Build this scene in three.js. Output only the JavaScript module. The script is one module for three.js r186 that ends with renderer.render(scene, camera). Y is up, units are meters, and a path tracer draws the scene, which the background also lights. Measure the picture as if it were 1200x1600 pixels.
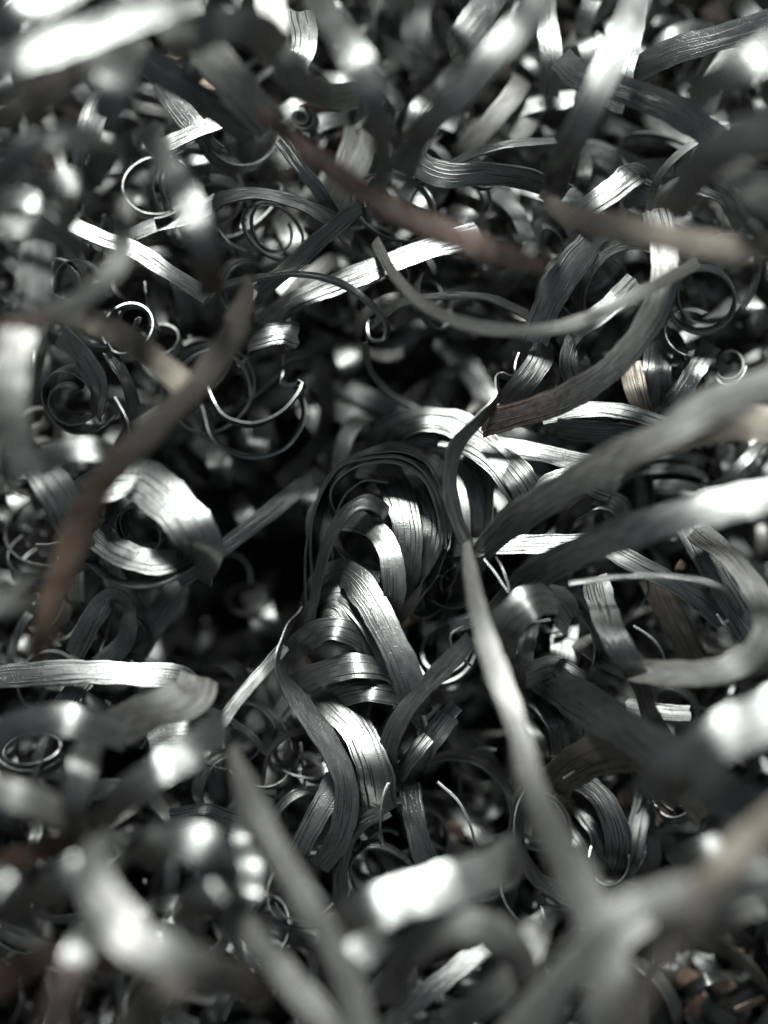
import * as THREE from 'three';
import { ConvexGeometry } from 'three/addons/geometries/ConvexGeometry.js';
import { mergeGeometries } from 'three/addons/utils/BufferGeometryUtils.js';

// ---------------------------------------------------------------- camera, sky, sun, exposure
const MM = 0.001;
const DIST = 100;                       // mm from the lens to the plane in focus
const K = 50 / 1200;                    // mm per photograph pixel in that plane
const scene = new THREE.Scene();
const camera = new THREE.PerspectiveCamera(2 * Math.atan(800 * K / DIST) * 180 / Math.PI, 768 / 1024, 0.004, 6);
const PITCH = 76 * Math.PI / 180;       // looking steeply down on the heap
const FOCUS = new THREE.Vector3(0, 30 * MM, 0);
const FWD = new THREE.Vector3(0, -Math.sin(PITCH), -Math.cos(PITCH));
const RIGHT = new THREE.Vector3(1, 0, 0);
const UPV = new THREE.Vector3().crossVectors(RIGHT, FWD);
camera.position.copy(FOCUS).addScaledVector(FWD, -DIST * MM);
camera.up.copy(UPV);
camera.lookAt(FOCUS);
camera.focus = DIST * MM;
camera.userData.fStop = 8.4;

function makeSky() {
  const w = 64, h = 32, d = new Float32Array(w * h * 4);
  for (let j = 0; j < h; j++) for (let i = 0; i < w; i++) {
    const e = (j + 0.5) / h * 2 - 1;               // -1 nadir, 1 zenith
    const v = 0.054 + 0.034 * Math.max(0, e), o = (j * w + i) * 4;
    d[o] = v * 0.84; d[o + 1] = v * 0.98; d[o + 2] = v * 1.10; d[o + 3] = 1;
  }
  const t = new THREE.DataTexture(d, w, h, THREE.RGBAFormat, THREE.FloatType);
  t.mapping = THREE.EquirectangularReflectionMapping; t.magFilter = THREE.LinearFilter; t.needsUpdate = true;
  return t;
}
const sky = makeSky();
scene.background = sky; scene.environment = sky;

const camDir = (x, y, z) => new THREE.Vector3().addScaledVector(RIGHT, x).addScaledVector(UPV, y).addScaledVector(FWD, -z).normalize();
const sun = new THREE.DirectionalLight(new THREE.Color(0.985, 1, 0.985), 4.2);
sun.position.copy(FOCUS).addScaledVector(camDir(-0.08, 0.79, 0.61), 0.6);
sun.target.position.copy(FOCUS); scene.add(sun, sun.target);
sun.castShadow = true; sun.shadow.radius = 26; sun.shadow.mapSize.set(2048, 2048);
Object.assign(sun.shadow.camera, { left: -0.08, right: 0.08, top: 0.08, bottom: -0.08, near: 0.1, far: 1.2 });

const renderer = new THREE.WebGLRenderer({ antialias: true });
renderer.toneMapping = THREE.LinearToneMapping;
renderer.toneMappingExposure = 1.7;
renderer.shadowMap.enabled = true;

// ---------------------------------------------------------------- helpers
let seed = 20240611;
function rnd() { seed = (seed + 0x6D2B79F5) | 0; let t = Math.imul(seed ^ (seed >>> 15), 1 | seed); t = (t + Math.imul(t ^ (t >>> 7), 61 | t)) ^ t; return ((t ^ (t >>> 14)) >>> 0) / 4294967296; }
const rr = (a, b) => a + (b - a) * rnd();
const pick = a => a[Math.floor(rnd() * a.length)];
// a point of the place: where the line of sight through a pixel is z mm nearer than the plane in focus
function P(x, y, z) {
  const D = DIST - z, s = K * D / DIST;
  return camera.position.clone().addScaledVector(RIGHT, (x - 600) * s * MM).addScaledVector(UPV, (800 - y) * s * MM).addScaledVector(FWD, D * MM);
}
const used = {};
const numbered = n => { const k = used[n] = (used[n] ?? -1) + 1; return k ? n + '_' + String(k).padStart(3, '0') : n; };

// ---------------------------------------------------------------- materials: drawn steel, scored along its length
function strip(n, seedNo, grooves, cracks, specks) {
  seed = seedNo;
  const W = 1024, H = 128, hgt = new Float32Array(W * H).fill(0.72), dirt = new Float32Array(W * H), spk = new Float32Array(W * H);
  const wave = () => { const a = []; for (let k = 1; k < 7; k++) a.push([k, rr(0, 6.283), rr(0.3, 1) / Math.sqrt(k)]); return u => a.reduce((s, [k, p, m]) => s + m * Math.sin(k * u * 6.2832 + p), 0); };
  for (let k = 0; k < 150; k++) {                        // fine drawing lines
    const v = rr(0, H), a = rr(-0.10, 0.10), w = rr(0.5, 1.6), f = wave();
    for (let i = 0; i < W; i++) { const m = Math.max(0, 0.5 + 0.6 * f(i / W)); for (let j = Math.max(0, Math.floor(v - 4)); j < Math.min(H, v + 5); j++) hgt[j * W + i] += a * m * Math.exp(-(((j - v) / w) ** 2)); }
  }
  for (let k = 0; k < grooves; k++) {                    // scores that come and go along the strip
    const v = rr(4, H - 4), a = rr(0.25, 0.75), w = rr(0.9, 2.4), f = wave(), g = wave(), cut = rr(-0.6, 0.7);
    for (let i = 0; i < W; i++) { const u = i / W, m = Math.min(1, Math.max(0, (f(u) - cut) * 1.6)), vv = v + 1.6 * g(u); if (m > 0) for (let j = Math.max(0, Math.floor(vv - 8)); j < Math.min(H, vv + 9); j++) { const e = m * a * Math.exp(-(((j - vv) / w) ** 2)); hgt[j * W + i] -= e; dirt[j * W + i] += e; } }
  }
  for (let k = 0; k < cracks; k++) {                     // short crazing across
    let x = rr(0, W), y = rr(0, H); const n2 = rr(4, 20), a = rr(0.1, 0.42), dir = rnd() < 0.5 ? -1 : 1, drift = rr(-0.7, 0.7);
    for (let s = 0; s < n2; s++) { x += drift + rr(-0.9, 0.9); y += dir * rr(0.4, 1); const i = ((Math.round(x) % W) + W) % W, j = Math.round(y); if (j < 0 || j >= H) break; hgt[j * W + i] -= a; dirt[j * W + i] += a * 0.9; }
  }
  for (let k = 0; k < 90; k++) {                         // patches of tool chatter
    const x = rr(0, W), y = rr(0, H), rx = rr(10, 46), ry = rr(8, 44), a = rr(0.02, 0.08), f = rr(0.5, 1.3), sk = rr(-0.5, 0.5);
    for (let j = Math.max(0, Math.floor(y - ry)); j < Math.min(H, y + ry); j++) for (let i = Math.floor(x - rx); i < x + rx; i++) { const m = 1 - ((i - x) / rx) ** 2 - ((j - y) / ry) ** 2; if (m > 0) hgt[j * W + ((i % W) + W) % W] += a * m * Math.sin((i + sk * j) * f); }
  }
  for (let k = 0; k < specks; k++) {
    const x = rr(0, W), y = rr(0, H), r = rr(0.8, 3.4), a = rr(0.3, 1);
    for (let j = Math.max(0, Math.floor(y - r)); j < Math.min(H, y + r + 1); j++) for (let i = Math.floor(x - r); i < x + r + 1; i++) if ((i - x) ** 2 + (j - y) ** 2 < r * r * rr(0.4, 1.2)) spk[j * W + ((i % W) + W) % W] = a;
  }
  const blot = []; for (let k = 0; k < 26; k++) blot.push([Math.floor(rr(1, 16)), rr(0, 6.283), rr(6, 22) * (rnd() < 0.5 ? -1 : 1), rr(0.2, 1)]);
  const col = new Uint8Array(W * H * 4), rou = new Uint8Array(W * H * 4), bmp = new Uint8Array(W * H * 4);
  for (let j = 0; j < H; j++) for (let i = 0; i < W; i++) {
    const o = (j * W + i) * 4, p = j * W + i;
    let b = 0; for (const [f, ph, vy, m] of blot) b += m * Math.sin(f * i / W * 6.2832 + ph + vy * j / H); b /= 5;
    const h = Math.min(1, Math.max(0, hgt[p])), d = Math.min(1, dirt[p]);
    let c = 205 + 9 * b + 90 * (h - 0.72) + rr(-14, 14); c *= 1 - 0.72 * d;
    const s = spk[p];
    col[o] = Math.max(0, Math.min(255, c * (1 - 0.25 * s) + 10 * s)); col[o + 1] = Math.max(0, Math.min(255, c * (1 - 0.45 * s))); col[o + 2] = Math.max(0, Math.min(255, c * (1 - 0.8 * s))); col[o + 3] = 255;
    const r = Math.max(60, Math.min(255, 165 + 9 * b + 80 * d + 70 * s + rr(-16, 16))); rou[o] = rou[o + 1] = rou[o + 2] = r; rou[o + 3] = 255;
    const q = Math.max(0, Math.min(255, h * 255 + rr(-9, 9))); bmp[o] = bmp[o + 1] = bmp[o + 2] = q; bmp[o + 3] = 255;
  }
  return [col, rou, bmp].map((a, k) => {
    const t = new THREE.DataTexture(a, W, H, THREE.RGBAFormat); t.wrapS = THREE.RepeatWrapping; t.wrapT = THREE.ClampToEdgeWrapping;
    t.magFilter = THREE.LinearFilter; t.minFilter = THREE.LinearMipmapLinearFilter; t.generateMipmaps = true; if (k === 0) t.colorSpace = THREE.SRGBColorSpace; t.needsUpdate = true; return t;
  });
}
const scored = [strip('a', 11, 16, 620, 50), strip('b', 12, 26, 260, 30), strip('c', 13, 10, 900, 70)];
const TONES = {
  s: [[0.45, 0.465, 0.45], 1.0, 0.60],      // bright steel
  d: [[0.36, 0.372, 0.36], 1.0, 0.58],      // same steel toned darker, shade put into its colour
  l: [[0.53, 0.53, 0.50], 1.0, 0.82],      // dull steel
  t: [[0.41, 0.375, 0.315], 0.96, 0.80],    // straw tinted
  b: [[0.22, 0.140, 0.115], 0.80, 0.90],    // rust tinted
};
const mats = {};
for (const [k, [c, m, r]] of Object.entries(TONES)) mats[k] = scored.map(([map, roughnessMap, bumpMap], i) => {
  const mt = new THREE.MeshPhysicalMaterial({ color: new THREE.Color().setRGB(...c), metalness: m, roughness: r, map, roughnessMap, bumpMap, bumpScale: 2.6e-5, anisotropy: 0.35, vertexColors: true });
  mt.name = 'scored_steel_' + k + i; return mt;
});

// ---------------------------------------------------------------- the shaving: a strip with thickness, camber and worn edges
const V3 = () => new THREE.Vector3();
// rows: centre, width vector (unit), face normal (unit), half width (m); col(u) -> linear tint
function stripGeometry(rows, o = {}) {
  const n = rows.length, th = (o.thick ?? 0.12) * MM / 2, camber = o.camber ?? 0.06, A = o.across ?? (o.tint ? 11 : 5);
  const pos = [], uv = [], col = [], idx = [];
  let len = o.u0 ?? rr(0, 20) * MM; const us = [];
  for (let i = 0; i < n; i++) { if (i) len += rows[i].c.distanceTo(rows[i - 1].c); us.push(len / (20 * MM)); }
  const ph = [rr(0, 6), rr(0, 6), rr(0, 6), rr(0, 6)], rag = o.rag ?? 0.045;
  const edge = [], p = V3();
  for (let i = 0; i < n; i++) {
    const s = us[i] * 20;  // mm along
    const e = k => 1 + rag * (Math.sin(s * 3.1 + ph[k]) * 0.5 + Math.sin(s * 7.7 + ph[k + 1] * 2) * 0.35 + rr(-0.5, 0.5) * 0.6);
    edge.push([e(0), e(2)]);
  }
  const jag = [0, 1].map(() => Array.from({ length: A }, () => rr(0, 0.32)));
  const put = (i, t, side) => {
    const r = rows[i], q = t === -1 ? -edge[i][0] : t === 1 ? edge[i][1] : t;
    p.copy(r.c).addScaledVector(r.w, q * r.h).addScaledVector(r.n, side * th - camber * r.h * q * q);
    if (i === 0 || i === n - 1) { const a = Math.round((t + 1) / 2 * (A - 1)), o2 = rows[i ? n - 2 : 1].c; p.addScaledVector(V3().subVectors(r.c, o2).normalize(), jag[i ? 1 : 0][a] * r.h * 1.1); }
    pos.push(p.x, p.y, p.z); const k = o.tint ? o.tint(i / (n - 1), t) : [1, 1, 1]; col.push(k[0], k[1], k[2]);
  };
  for (const side of [1, -1]) {
    const b = pos.length / 3;
    for (let i = 0; i < n; i++) for (let a = 0; a < A; a++) { const t = a / (A - 1) * 2 - 1; put(i, t, side); uv.push(us[i], (t + 1) / 2); }
    for (let i = 0; i < n - 1; i++) for (let a = 0; a < A - 1; a++) { const q = b + i * A + a; side > 0 ? idx.push(q, q + A, q + 1, q + 1, q + A, q + A + 1) : idx.push(q, q + 1, q + A, q + 1, q + A + 1, q + A); }
  }
  for (const t of [-1, 1]) {
    const b = pos.length / 3;
    for (let i = 0; i < n; i++) for (const side of [1, -1]) { put(i, t, side); uv.push(us[i], t < 0 ? 0.03 : 0.97); }
    for (let i = 0; i < n - 1; i++) { const q = b + i * 2; t > 0 ? idx.push(q, q + 2, q + 1, q + 1, q + 2, q + 3) : idx.push(q, q + 1, q + 2, q + 1, q + 3, q + 2); }
  }
  for (const i of [0, n - 1]) {
    const b = pos.length / 3; for (const side of [1, -1]) for (let a = 0; a < A; a++) { const t = a / (A - 1) * 2 - 1; put(i, t, side); uv.push(us[i], (t + 1) / 2); }
    for (let a = 0; a < A - 1; a++) i ? idx.push(b + a, b + a + A, b + a + 1, b + a + 1, b + a + A, b + a + A + 1) : idx.push(b + a, b + a + 1, b + a + A, b + a + 1, b + a + A + 1, b + a + A);
  }
  const g = new THREE.BufferGeometry();
  g.setAttribute('position', new THREE.Float32BufferAttribute(pos, 3)); g.setAttribute('uv', new THREE.Float32BufferAttribute(uv, 2)); g.setAttribute('color', new THREE.Float32BufferAttribute(col, 3));
  g.setIndex(idx); g.computeVertexNormals(); return g;
}
const lerp = (a, b, t) => a + (b - a) * t, sm = t => t * t * (3 - 2 * t);
const HALF = camDir(-0.04, 0.44, 0.90);   // up and towards the front
// a strip laid through points [x, y, z, roll, widthFactor]; roll 0 shows its face, 90 its edge, 99 leans it up and to the front
function traced(wpx, given, o = {}) {
  const pts = given.map(q => q.slice()), ease = o.ease ?? 0.5;
  for (let i = 0; i < pts.length; i++) if (pts[i][3] === 99) {          // a stretch that leans to the front lies in one plane
    let j = i; while (j + 1 < pts.length && pts[j + 1][3] === 99) j++;
    const s = K * (1 - (pts[i][2] || 0) / DIST), mid = (pts[i][1] + pts[j][1]) / 2; let mz = 0; for (let k = i; k <= j; k++) mz += (pts[k][2] || 0) / (j - i + 1);
    for (let k = i; k <= j; k++) pts[k][2] = lerp(pts[k][2] || 0, mz - 0.49 * (mid - pts[k][1]) * s, ease);
    i = j;
  }
  const ctrl = pts.map(q => P(q[0], q[1], q[2] || 0)), curve = new THREE.CatmullRomCurve3(ctrl, false, 'centripetal');
  const m = pts.length - 1; let L = 0; for (let i = 0; i < m; i++) L += ctrl[i].distanceTo(ctrl[i + 1]);
  const n = Math.max(16, Math.min(o.tint ? 320 : 190, Math.round(L / (o.step ?? (o.tint ? 0.22 : 0.4)) / MM))), rows = [];
  const kf = [rr(0, 6), rr(0, 6), rr(0, 6), rr(0, 6)], ka = (o.kink ?? (o.zw > 9 ? 0.6 : 0.14)) * MM, kink = (s, k) => ka * (0.05 * Math.sin(s * 1.9 + kf[k]) + 0.022 * Math.sin(s * 4.7 + kf[k + 1] * 3) + 0.008 * Math.sin(s * 11.3 + kf[k] * 5));
  let lastN = null; const wob = [rr(0, 6), rr(0, 6)], wa = o.wobble ?? 0.05;
  const c0 = camera.position;
  for (let i = 0; i <= n; i++) {
    const t = i / n, c = curve.getPoint(t), T = curve.getTangent(t), V = c0.clone().sub(c).normalize();
    const n0 = V3().crossVectors(T, V), l = n0.length();
    if (l < 0.12 && lastN) { n0.copy(lastN).addScaledVector(T, -lastN.dot(T)); } n0.normalize(); lastN = n0.clone();
    const b0 = V3().crossVectors(n0, T).normalize();
    { const s = t * L / MM; c.addScaledVector(b0, kink(s, 0)).addScaledVector(n0, kink(s, 2)); }
    const f = Math.min(m - 1e-6, t * m), k = Math.floor(f), q = sm(f - k);
    const best = Math.atan2(-HALF.dot(n0), HALF.dot(b0)) * 180 / Math.PI, rl = p => p[3] === 99 ? best : p[3] || 0;
    const roll = (lerp(rl(pts[k]), rl(pts[k + 1]), q) + (o.roll || 0)) * Math.PI / 180 + wa * Math.sin(t * 9 + wob[0]) + wa * 0.6 * Math.sin(t * 23 + wob[1]);
    const wf = lerp(pts[k][4] ?? 1, pts[k + 1][4] ?? 1, q);
    const w = n0.clone().multiplyScalar(Math.cos(roll)).addScaledVector(b0, Math.sin(roll));
    rows.push({ c, w, n: b0.clone().multiplyScalar(Math.cos(roll)).addScaledVector(n0, -Math.sin(roll)), h: wpx * wf * (o.slim ?? (o.zw > 9 ? 0.84 : 1)) * (1 + 0.05 * Math.sin(t * L / MM * 0.9 + wob[0]) + 0.03 * Math.sin(t * L / MM * 2.3 + wob[1])) * K * MM / 2 * (1 - (o.zw ?? (pts[0][2] || 0)) / DIST) });
  }
  return stripGeometry(rows, o);
}
// a strip wound on an axis; a: axis in view directions (right, up, towards), angles in turns, radius along u and along the front
function wound(wpx, { c, a, u = [0, 1, 0], ru, rf, from = 0, to = 1, pitch = 0, grow = 0, lean = 0, wave = 0.04 }, o = {}) {
  const ax = camDir(...a), U = camDir(...u); U.addScaledVector(ax, -U.dot(ax)).normalize();
  const F = V3().crossVectors(ax, U); if (F.dot(FWD) > 0) F.negate();
  const C = P(...c), k = K * MM * (1 - c[2] / DIST), rows = [];
  const n = Math.max(14, Math.round(Math.abs(to - from) * 2 * Math.PI * ru * k / ((o.step ?? 0.4) * MM))), f1 = rr(0, 6), f2 = rr(0, 6);
  for (let i = 0; i <= n; i++) {
    const q = lerp(from, to, i / n), ph = q * 2 * Math.PI, g = 1 + grow * (q - from) + wave * Math.sin(ph * 0.37 + f1) + wave * 0.5 * Math.sin(ph * 2.3 + f2);
    const pt = C.clone().addScaledVector(ax, pitch * k * (q - from) + wave * 8 * k * Math.sin(ph * 0.8 + f2)).addScaledVector(U, ru * k * g * Math.cos(ph)).addScaledVector(F, rf * k * g * Math.sin(ph));
    rows.push({ c: pt });
  }
  for (let i = 0; i <= n; i++) {
    const T = rows[Math.min(n, i + 1)].c.clone().sub(rows[Math.max(0, i - 1)].c).normalize();
    const rad = rows[i].c.clone().sub(C); rad.addScaledVector(ax, -rad.dot(ax)).normalize();
    const w = ax.clone().addScaledVector(rad, lean + 0.06 * Math.sin(i * 0.11 + f1)); w.addScaledVector(T, -w.dot(T)).normalize();
    const nn = V3().crossVectors(w, T).normalize(); if (nn.dot(rad) < 0) { nn.negate(); w.negate(); }
    Object.assign(rows[i], { w, n: nn, h: wpx * k / 2 });
  }
  return stripGeometry(rows, o);
}
function put(mesh, name, label, category, group, parent = scene) {
  mesh.name = parent === scene ? numbered(name) : name; mesh.castShadow = mesh.receiveShadow = true;
  if (label) Object.assign(mesh.userData, { label, category }); if (group) mesh.userData.group = group;
  parent.add(mesh); return mesh;
}
const matOf = (tone, v) => mats[tone][v ?? Math.floor(rnd() * 3)];
const MAIN = 'steel shavings of the tangle';
function R(label, wpx, tone, pts, o = {}) { return put(new THREE.Mesh(traced(wpx, pts, o), matOf(tone, o.v)), o.name || 'steel_shaving', label, 'metal shaving', MAIN); }
function W(label, wpx, tone, spec, o = {}) { return put(new THREE.Mesh(wound(wpx, spec, o), matOf(tone, o.v)), o.name || 'coiled_shaving', label, 'metal shaving', MAIN); }
function COIL(label, turns) {           // one long curl whose turns are told apart
  const g = new THREE.Group(); put(g, 'coiled_shaving', label, 'metal shaving', MAIN);
  turns.forEach(([wpx, tone, pts, o = {}], i) => put(new THREE.Mesh(Array.isArray(pts) ? traced(wpx, pts, o) : wound(wpx, pts, o), matOf(tone, o.v)), i ? 'inner_turn' : 'outer_turn', null, null, null, g));
  return g;
}
// heat tint that sets in at places along a strip, with a ragged front
const stain = (spans, to) => { const f = rr(0, 6); return (u, t) => { let m = 0; for (const [a, b] of spans) { const e = 0.03 * Math.sin(t * 4 + f + u * 40) + rr(-0.07, 0.07); m = Math.max(m, Math.min(1, Math.max(0, (u - a + e) / 0.09)) * Math.min(1, Math.max(0, (b - u + e) / 0.09)) * (0.78 + 0.22 * Math.sin(u * 61 + t * 5 + f) * Math.sin(u * 23 - t * 7)) * rr(0.55, 1.15)); } return [lerp(1, to[0], m), lerp(1, to[1], m), lerp(1, to[2], m)]; }; };

// ---------------------------------------------------------------- the ground under the heap
{
  seed = 77;
  const S = 512, c = new Uint8Array(S * S * 4), b = new Uint8Array(S * S * 4), f = [];
  for (let k = 0; k < 60; k++) f.push([Math.floor(rr(-30, 30)), Math.floor(rr(-30, 30)), rr(0, 6.3), rr(0.2, 1)]);
  for (let j = 0; j < S; j++) for (let i = 0; i < S; i++) {
    let s = 0; for (const [x, y, p, m] of f) s += m * Math.sin((x * i + y * j) / S * 6.2832 + p); s /= 8; const q = rr(-1, 1), o = (j * S + i) * 4, v = 1 + 0.25 * s + 0.25 * q;
    c[o] = Math.max(0, Math.min(255, 36 * v)); c[o + 1] = Math.max(0, Math.min(255, 31 * v)); c[o + 2] = Math.max(0, Math.min(255, 27 * v)); c[o + 3] = 255; b[o] = b[o + 1] = b[o + 2] = Math.max(0, Math.min(255, 128 + 40 * s + 60 * q)); b[o + 3] = 255;
  }
  const tx = (a, srgb) => { const t = new THREE.DataTexture(a, S, S, THREE.RGBAFormat); t.wrapS = t.wrapT = THREE.RepeatWrapping; t.magFilter = THREE.LinearFilter; if (srgb) t.colorSpace = THREE.SRGBColorSpace; t.repeat.set(16, 16); t.needsUpdate = true; return t; };
  const g = new THREE.Mesh(new THREE.PlaneGeometry(1.2, 1.2), new THREE.MeshStandardMaterial({ map: tx(c, true), bumpMap: tx(b), bumpScale: 3e-4, roughness: 0.95 }));
  g.rotation.x = -Math.PI / 2; g.name = 'ground'; g.receiveShadow = true; Object.assign(g.userData, { kind: 'structure', label: 'brown gritty ground under the heap of shavings' }); scene.add(g);
}

// ---------------------------------------------------------------- shavings told apart in the photograph
seed = 101;
// --- the two sharp coils in the middle
COIL('large open steel coil at the centre, its rim a dark ring with striped turns inside', [
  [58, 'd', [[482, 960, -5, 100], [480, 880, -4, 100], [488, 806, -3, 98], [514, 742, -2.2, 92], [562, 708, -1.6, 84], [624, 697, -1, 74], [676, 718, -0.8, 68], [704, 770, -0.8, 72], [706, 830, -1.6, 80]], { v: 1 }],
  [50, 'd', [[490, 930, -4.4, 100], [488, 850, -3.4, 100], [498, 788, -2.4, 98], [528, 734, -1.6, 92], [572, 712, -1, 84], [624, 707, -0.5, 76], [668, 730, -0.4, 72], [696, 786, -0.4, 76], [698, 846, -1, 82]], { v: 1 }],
  [48, 's', [[500, 900, -4, 100], [502, 820, -2.8, 99], [524, 756, -1.6, 94], [566, 724, -0.8, 86], [622, 717, -0.2, 78], [668, 745, 0, 74], [691, 800, 0, 78], [690, 858, -0.4, 84], [664, 906, -1.4, 88]], { v: 1 }],
  [46, 's', [[566, 726, -5, 10], [602, 738, -2.8, 8], [625, 780, -1.3, 4], [636, 829, -0.5, -4], [634, 878, -0.8, -10], [622, 925, -2.6, -10]], { v: 0 }],
  [42, 's', [[606, 730, -6, 99], [643, 748, -3.4, 14], [672, 782, -2, 6], [682, 830, -1.2, -4], [671, 880, -1.2, -34], [645, 932, -2, -62], [622, 964, -3.4, -66]], { v: 1 }],
  [38, 's', [[640, 712, -6, 16], [684, 732, -4.2, 10], [710, 776, -2.8, 2], [716, 834, -2.4, -10], [698, 890, -3.2, -34], [672, 934, -5, -50]], { v: 0 }],
  [38, 's', [[672, 694, -7, 16], [718, 716, -5.4, 10], [748, 766, -4, 2], [756, 826, -3.8, -10], [740, 880, -5, -34]], { v: 1 }],
  [18, 's', [[520, 880, -3.2, 98], [522, 820, -2.4, 98], [540, 772, -1.6, 94], [572, 750, -1.2, 86], [606, 752, -1.2, 78]], { v: 1 }],
]);
COIL('small steel ring curled in the mouth of the large central coil', [
  [34, 's', [[486, 962, -2, 74], [492, 924, -1, 70], [508, 858, 0, 64], [526, 818, 0.6, 58], [552, 791, 0.8, 52], [576, 784, 0.6, 50], [598, 796, 0, 60], [606, 824, -1.4, 70]], { v: 1 }],
  [34, 's', [[540, 812, -2.2, 10], [568, 818, -0.6, 8], [596, 838, 0.5, 6], [612, 876, 1.3, 0], [616, 930, 1, -10], [610, 964, -0.6, -10]], { v: 2 }],
  [22, 's', [[520, 820, -2.4, 66], [526, 846, -2, 66], [540, 868, -1.8, 68], [566, 884, -2, 68], [600, 888, -3, 68]], { v: 1 }],
]);
COIL('tight steel coil below the centre with bright bands stacked over black gaps', [
  [45, 's', [[490, 950, -5, -20], [508, 910, -2.8, 0], [532, 895, -1.4, 10], [554, 906, -0.2, -4], [580, 942, 0.8, 2], [606, 990, 1.5, -4], [628, 1036, 1.7, -8], [644, 1080, 1.3, -8], [654, 1116, 0, 0]], { v: 2 }],
  [30, 's', [[478, 1000, -6], [500, 938, -2.4, 99], [535, 930, -1, 99], [575, 975, -0.2, 14], [615, 1050, -0.6, 0]], { v: 1 }],
  [22, 'd', [[478, 1010, -6], [494, 948, -2.4, 99], [526, 942, -1.2, 30], [566, 990, -0.6, 99], [606, 1058, -1.4, 0]], { v: 1 }],
  [24, 's', [[474, 1010, -6], [492, 964, -2.4, 99], [520, 956, -1, 30], [560, 1000, -0.6, 99], [600, 1062, -1.8, 0]], { v: 0 }],
  [38, 's', [[452, 1032, -5, -6], [480, 998, -1.8, 6], [524, 982, 0.2, 99], [566, 1000, -0.6, 28], [604, 1050, -3.5, 18]], { v: 1 }],
  [38, 's', [[450, 1078, -5.5, -6], [498, 1054, -1.6, 8], [556, 1040, 0.3, 99], [608, 1050, -0.8, 30], [648, 1090, -4, 99]], { v: 0 }],
  [38, 's', [[500, 1104, -5], [542, 1082, -1.4, 8], [584, 1078, 0, 99], [628, 1090, -1.2, 30], [655, 1120, -4, 99]], { v: 1 }],
  [52, 's', [[484, 1084, -5, 0], [518, 1096, -2.2, 99], [558, 1140, -0.6, 16], [584, 1200, 0.2, 6], [594, 1262, -1.6, 0]], { v: 0 }],
]);
R('bright striped steel band arching over the top of the large central coil', 46, 's', [[582, 730, -8, -20], [606, 680, -5, 0], [656, 656, -3.4, 99], [716, 664, -2.4, 99], [776, 710, -1, 99], [816, 752, 0, 8], [840, 806, -1.4, 0]], { v: 1, ease: 0.8 });
R('darker second band just under the bright arch above the central coil', 40, 's', [[592, 730, -7, -10], [630, 696, -4.6, 6], [690, 680, -3.2, 16], [746, 700, -1.6, 99], [790, 742, -0.4, 99], [824, 790, -0.6, 0]], { v: 0, ease: 0.8 });
R('narrow steel loop twisted upright right of the central coil with a tiny curled tip', 27, 's', [[812, 560, -1, 75], [800, 588, -0.4, 80], [780, 590, 0.2, 82], [778, 620, 1, 70], [752, 654, 1.6, 52], [712, 700, 2.2, 40], [704, 770, 2.4, 34], [724, 836, 2, 42], [746, 862, 1, 70], [764, 800, -1.5, 66], [756, 740, -3, 50], [726, 712, -4, 40]], { v: 1, rag: 0.06 });
R('ribbon sweeping down the left side of the tight lower coil and curling under', 36, 's', [[468, 962, -2.5, 78], [446, 996, -0.6, 76], [440, 1050, 0.8, 58], [476, 1108, 1.4, 30], [518, 1170, 1.6, 16], [542, 1236, 1.4, 10], [530, 1310, 0.2, 8], [500, 1352, -2, 0]], { v: 2 });
R('flat grey tongue of steel forking left below the tight lower coil', 36, 's', [[526, 1218, -0.5, 0], [498, 1270, -0.2, -8], [470, 1322, -1, -10], [458, 1350, -3, 0]], { v: 0 });
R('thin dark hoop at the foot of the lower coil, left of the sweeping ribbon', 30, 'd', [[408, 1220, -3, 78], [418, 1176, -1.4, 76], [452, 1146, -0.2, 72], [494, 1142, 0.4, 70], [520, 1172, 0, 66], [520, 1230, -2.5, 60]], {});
// --- right of the coils
R('short bright striped strip pointing right from the central coil', 32, 's', [[690, 684, -3.6, 99], [760, 694, -2, 99], [845, 708, -1, 99], [922, 726, -0.8, 99]], { v: 0, wobble: 0.02 });
R('long tan ribbon with a rust patch rising to the upper right of the central coil', 42, 'l', [[752, 662, 0.4, -10], [800, 650, 1, -8], [870, 628, 1.8, -8], [950, 580, 2.6, -10], [1010, 510, 3.2, -14], [1036, 450, 3.6, -14], [1038, 390, 3, -10], [1026, 330, 0, 0]], { v: 0, tint: stain([[-0.2, 0.36]], [0.52, 0.36, 0.29]) });
R('white shining strip under the long tan ribbon', 26, 's', [[850, 652, -2, 99], [910, 640, -0.6, 99], [980, 644, -0.2, 99], [1060, 672, -1, 16], [1100, 690, -3, 0]], { v: 1 });
R('shade-toned strip lying beneath the white shining strip', 36, 'd', [[874, 670, -1.2, -26], [940, 676, -1, -26], [1010, 682, -1.4, -24], [1080, 690, -3, -20]], { v: 1, wobble: 0.02 });  // its darker steel colour stands in for shade
R('broad blurred grey band running from the loop to the right edge', 52, 'l', [[752, 864, 1, -26, 0.8], [796, 820, 3.2, -20], [870, 770, 6, -6], [950, 722, 9, 10], [1030, 682, 11.6, 99], [1120, 630, 13, 10], [1230, 590, 13.6, 6]], { zw: 8, v: 1, kink: 0.1 });
R('pale tan band at the right edge behind the broad grey band', 54, 't', [[1000, 700, 4, 10], [1080, 672, 6, 14], [1150, 662, 8, 18], [1240, 664, 9, 14]], { v: 0 });
R('broad bright band climbing to the right edge below the grey one', 52, 's', [[770, 968, 0, -30], [830, 906, 2.6, -20], [900, 864, 5.6, -10], [970, 836, 8.4, 0], [1060, 808, 10.6, 14], [1150, 786, 11.4, 99], [1240, 768, 11.6, 10]], { zw: 7, v: 1, kink: 0.1 });
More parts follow.
